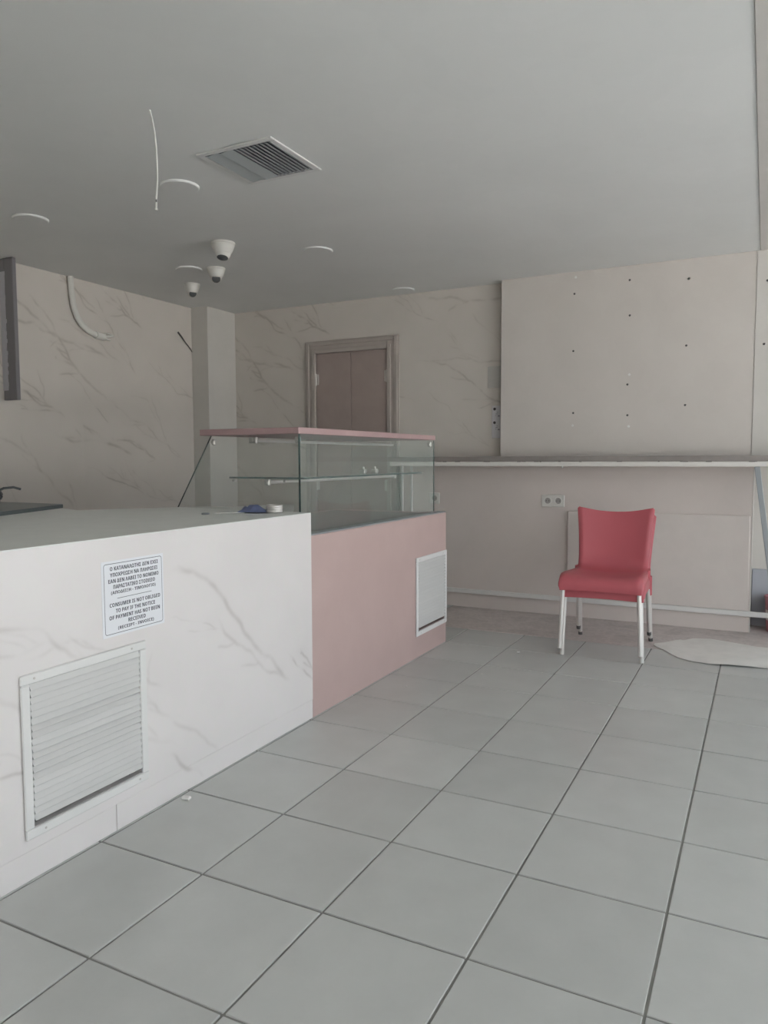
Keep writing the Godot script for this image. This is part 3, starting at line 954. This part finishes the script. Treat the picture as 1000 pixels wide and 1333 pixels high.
func build_small_things() -> void:
	# strut and bits in the alcove
	var st := mk()
	box(st, Vector3(0, 0, 0), Vector3(0.032, 1.13, 0.032), 0.003, Basis(Vector3.BACK, 0.139))
	var so := obj("slanted_leg", st, M.grey_metal)
	so.position = Vector3(0.032, 0.558, -5.30)
	tag(so, "slanted grey metal leg under the right end of the shelf", "leg")
	var d := obj("shade_panel", bx(Vector3(-0.060, 0.0008, -5.776), Vector3(0.9, 0.40, -5.756), 0.003), M.slate)  # added panel: its grey stands in for the shade low in the recess
	tag(d, "low grey panel added in place of shade in the recess right of the wall", "board")
	var b := thing("bucket", "dull red plastic bucket with a white patch cut by the right edge", "bucket", Vector3(0.136, 0.001, -5.632))
	var s := mk()
	lathe(s, [Vector2(0, 0), Vector2(0.098, 0), Vector2(0.100, 0.004), Vector2(0.112, 0.225), Vector2(0.117, 0.228), Vector2(0.117, 0.24), Vector2(0.108, 0.24), Vector2(0.096, 0.01), Vector2(0, 0.01)], Vector3.ZERO, 36)
	obj("tub", s, M.bucket, b)
	var la := mk()
	for k in 8:
		var a0 := PI / 2 + 0.35 + k * 0.12; var a1 := a0 + 0.12
		var q := []
		for p in [[a0, 0.08], [a1, 0.08], [a1, 0.15], [a0, 0.15]]:
			var r: float = 0.1003 + 0.012 * p[1] / 0.225 + 0.0008
			q.append(Vector3(cos(p[0]) * r, p[1], sin(p[0]) * r))
		quad(la, q[3], q[2], q[1], q[0], 1)
	obj("patch", la, M.white, b)
	# crumpled sheet on the floor
	var nz := FastNoiseLite.new(); nz.seed = 41; nz.frequency = 2.6; nz.fractal_octaves = 3
	var rows := []
	var edge := [[-0.59, -4.865], [-0.565, -4.825], [-0.52, -4.775], [-0.47, -4.69], [-0.42, -4.62], [-0.345, -4.57], [-0.25, -4.555], [-0.15, -4.56], [-0.05, -4.585], [0.06, -4.60], [0.2, -4.62], [0.4, -4.60], [0.6, -4.66]]
	for i in edge.size():
		var row := []
		for j in 18:
			var f := j / 17.0
			var e = edge[i]
			var back := -5.13 - 0.06 * sin(i * 1.3)
			if i < 3: back = lerpf(e[1] - 0.05, back, i / 3.0)
			var x: float = e[0] + f * 0.04 * sin(i * 0.9)
			var z: float = lerpf(e[1], back, f)
			var h := 0.004 + 0.010 * (nz.get_noise_2d(x * 1.2, z) + 0.5) * smoothstep(0.0, 0.25, f)
			h += 0.018 * exp(-pow((x - z - 4.6 - 0.35) * 9.0, 2.0)) * smoothstep(0.1, 0.4, f) * (1.0 - smoothstep(0.7, 1.0, f))
			h += 0.010 * exp(-pow((x + 0.12) * 12.0, 2.0)) * (1.0 - f)
			row.append(Vector3(x, maxf(h, 0.003), z))
		rows.append(row)
	var sh := mk()
	shell(sh, rows, 0.0012)
	var so2 := obj("paper_sheet", sh, M.paper)
	tag(so2, "crumpled off-white paper sheet spread on the floor right of the chairs", "sheet")
	# on the worktop
	var cloth := mk()
	var cr := []
	for i in 10:
		var row := []
		for j in 12:
			var u := i / 9.0; var w := j / 11.0
			var hgt := 0.004 + 0.034 * sin(PI * u) * sin(PI * w) * (0.75 + 0.9 * nz.get_noise_2d(u * 1.4 + 5.0, w * 1.7))
			row.append(Vector3((w - 0.5) * 0.13, maxf(hgt, 0.003), (u - 0.5) * -0.09))
		cr.append(row)
	shell(cloth, cr, 0.0015)
	var clo := obj("blue_cloth", cloth, M.blue)
	clo.position = Vector3(-2.035, 0.938, -2.70)
	clo.rotation.y = 0.4
	tag(clo, "small crumpled blue cloth on the worktop by the glass case", "cloth")
	var tin := thing("tin", "small ribbed pale metal tin on the worktop at the glass corner", "tin", Vector3(-1.945, 0.9372, -2.735))
	var tp := [Vector2(0, 0)]
	for k in 7:
		tp.append(Vector2(0.036 + 0.0012 * (k % 2), 0.003 + k * 0.005))
	tp.append(Vector2(0.038, 0.036)); tp.append(Vector2(0.034, 0.036)); tp.append(Vector2(0.034, 0.006)); tp.append(Vector2(0, 0.006))
	var ts := mk()
	lathe(ts, tp, Vector3.ZERO, 28)
	obj("can", ts, M.alu, tin)
	var sk := thing("stirrer", "thin white stick with a small ring lying on the worktop", "stick", Vector3(-2.11, 0.9375, -2.61))
	var k1 := mk()
	tube(k1, [Vector3(-0.02, 0.003, 0.022), Vector3(0.06, 0.003, -0.045)], 0.003, 8)
	obj("shaft", k1, M.plastic, sk)
	var k2 := mk()
	var ring := []
	for k in 13:
		ring.append(Vector3(-0.03 + 0.010 * cos(TAU * k / 12), 0.003, 0.030 + 0.010 * sin(TAU * k / 12)))
	tube(k2, ring, 0.0022, 6)
	obj("ring", k2, M.plastic, sk)
	var st2 := mk()
	lathe(st2, [Vector2(0, 0), Vector2(0.016, 0), Vector2(0.018, 0.003), Vector2(0.014, 0.007), Vector2(0, 0.008)], Vector3.ZERO, 18)
	var cap := obj("bottle_cap", st2, M.grey_metal)
	cap.position = Vector3(-2.165, 0.9372, -2.53)
	tag(cap, "flat grey cap lying left of the white stick on the worktop", "cap")
	# dark plate with a cable bundle at the far left of the worktop
	var sl := mk()
	var poly := PackedVector2Array([Vector2(-2.86, -1.95), Vector2(-3.11, -2.575), Vector2(-3.14, -2.595), Vector2(-3.62, -2.595), Vector2(-3.62, -1.95)])
	slab(sl, poly, 0.9374, 0.955)
	var plo := obj("dark_plate", sl, mat(c8(92, 100, 101), 0.35))
	tag(plo, "dark grey flat plate lying at the left end of the worktop", "plate")
	var cb := thing("cable_bundle", "tangled dark cable bundle on the dark plate at far left", "cable", Vector3(-3.26, 0.955, -2.30))
	var rng := RandomNumberGenerator.new(); rng.seed = 17
	var coil := mk()
	for k in 7:
		var loop := []
		var tilt := Basis(Vector3(rng.randf_range(-1, 1), 0.3, rng.randf_range(-1, 1)).normalized(), rng.randf_range(0.3, 1.4))
		for q in 15:
			var a := TAU * q / 14
			var p := tilt * Vector3(0.040 * cos(a), 0.006 * sin(3 * a), 0.036 * sin(a)) + Vector3(rng.randf_range(-0.003, 0.003), 0.055, 0)
			p.y = clampf(p.y, 0.008, 0.11)
			loop.append(p)
		tube(coil, loop, 0.0075, 7)
	obj("coil", coil, mat(c8(70, 74, 75), 0.3), cb)
	var tail := mk()
	tube(tail, [Vector3(0.01, 0.065, 0.0), Vector3(0.045, 0.088, -0.03), Vector3(0.075, 0.092, -0.06), Vector3(0.10, 0.082, -0.08)], 0.006, 8)
	obj("loose_end", tail, mat(c8(96, 100, 101), 0.4), cb)
	# crumbs of plaster
	var crumbs := [[618, -1.30, -4.33, 0.012, "by the foot of the display counter's far end"], [0, -1.62, -3.42, 0.007, "beside the pink counter base"], [0, -1.345, -3.80, 0.006, "on the third tile from the pink counter"], [0, -1.755, -1.92, 0.02, "at the marble counter's foot"]]
	for p in crumbs:
		var q := mk()
		var r: float = p[3]
		box(q, Vector3(0, r * 0.3, 0), Vector3(r * 1.6, r * 0.6, r), r * 0.2, Basis(Vector3.UP, p[1] * 7.0))
		var o := obj("plaster_crumb", q, M.white)
		o.position = Vector3(p[1], 0.0005, p[2])
		tag(o, "small white plaster crumb on the floor %s" % p[4], "crumb", "plaster crumbs on the floor")
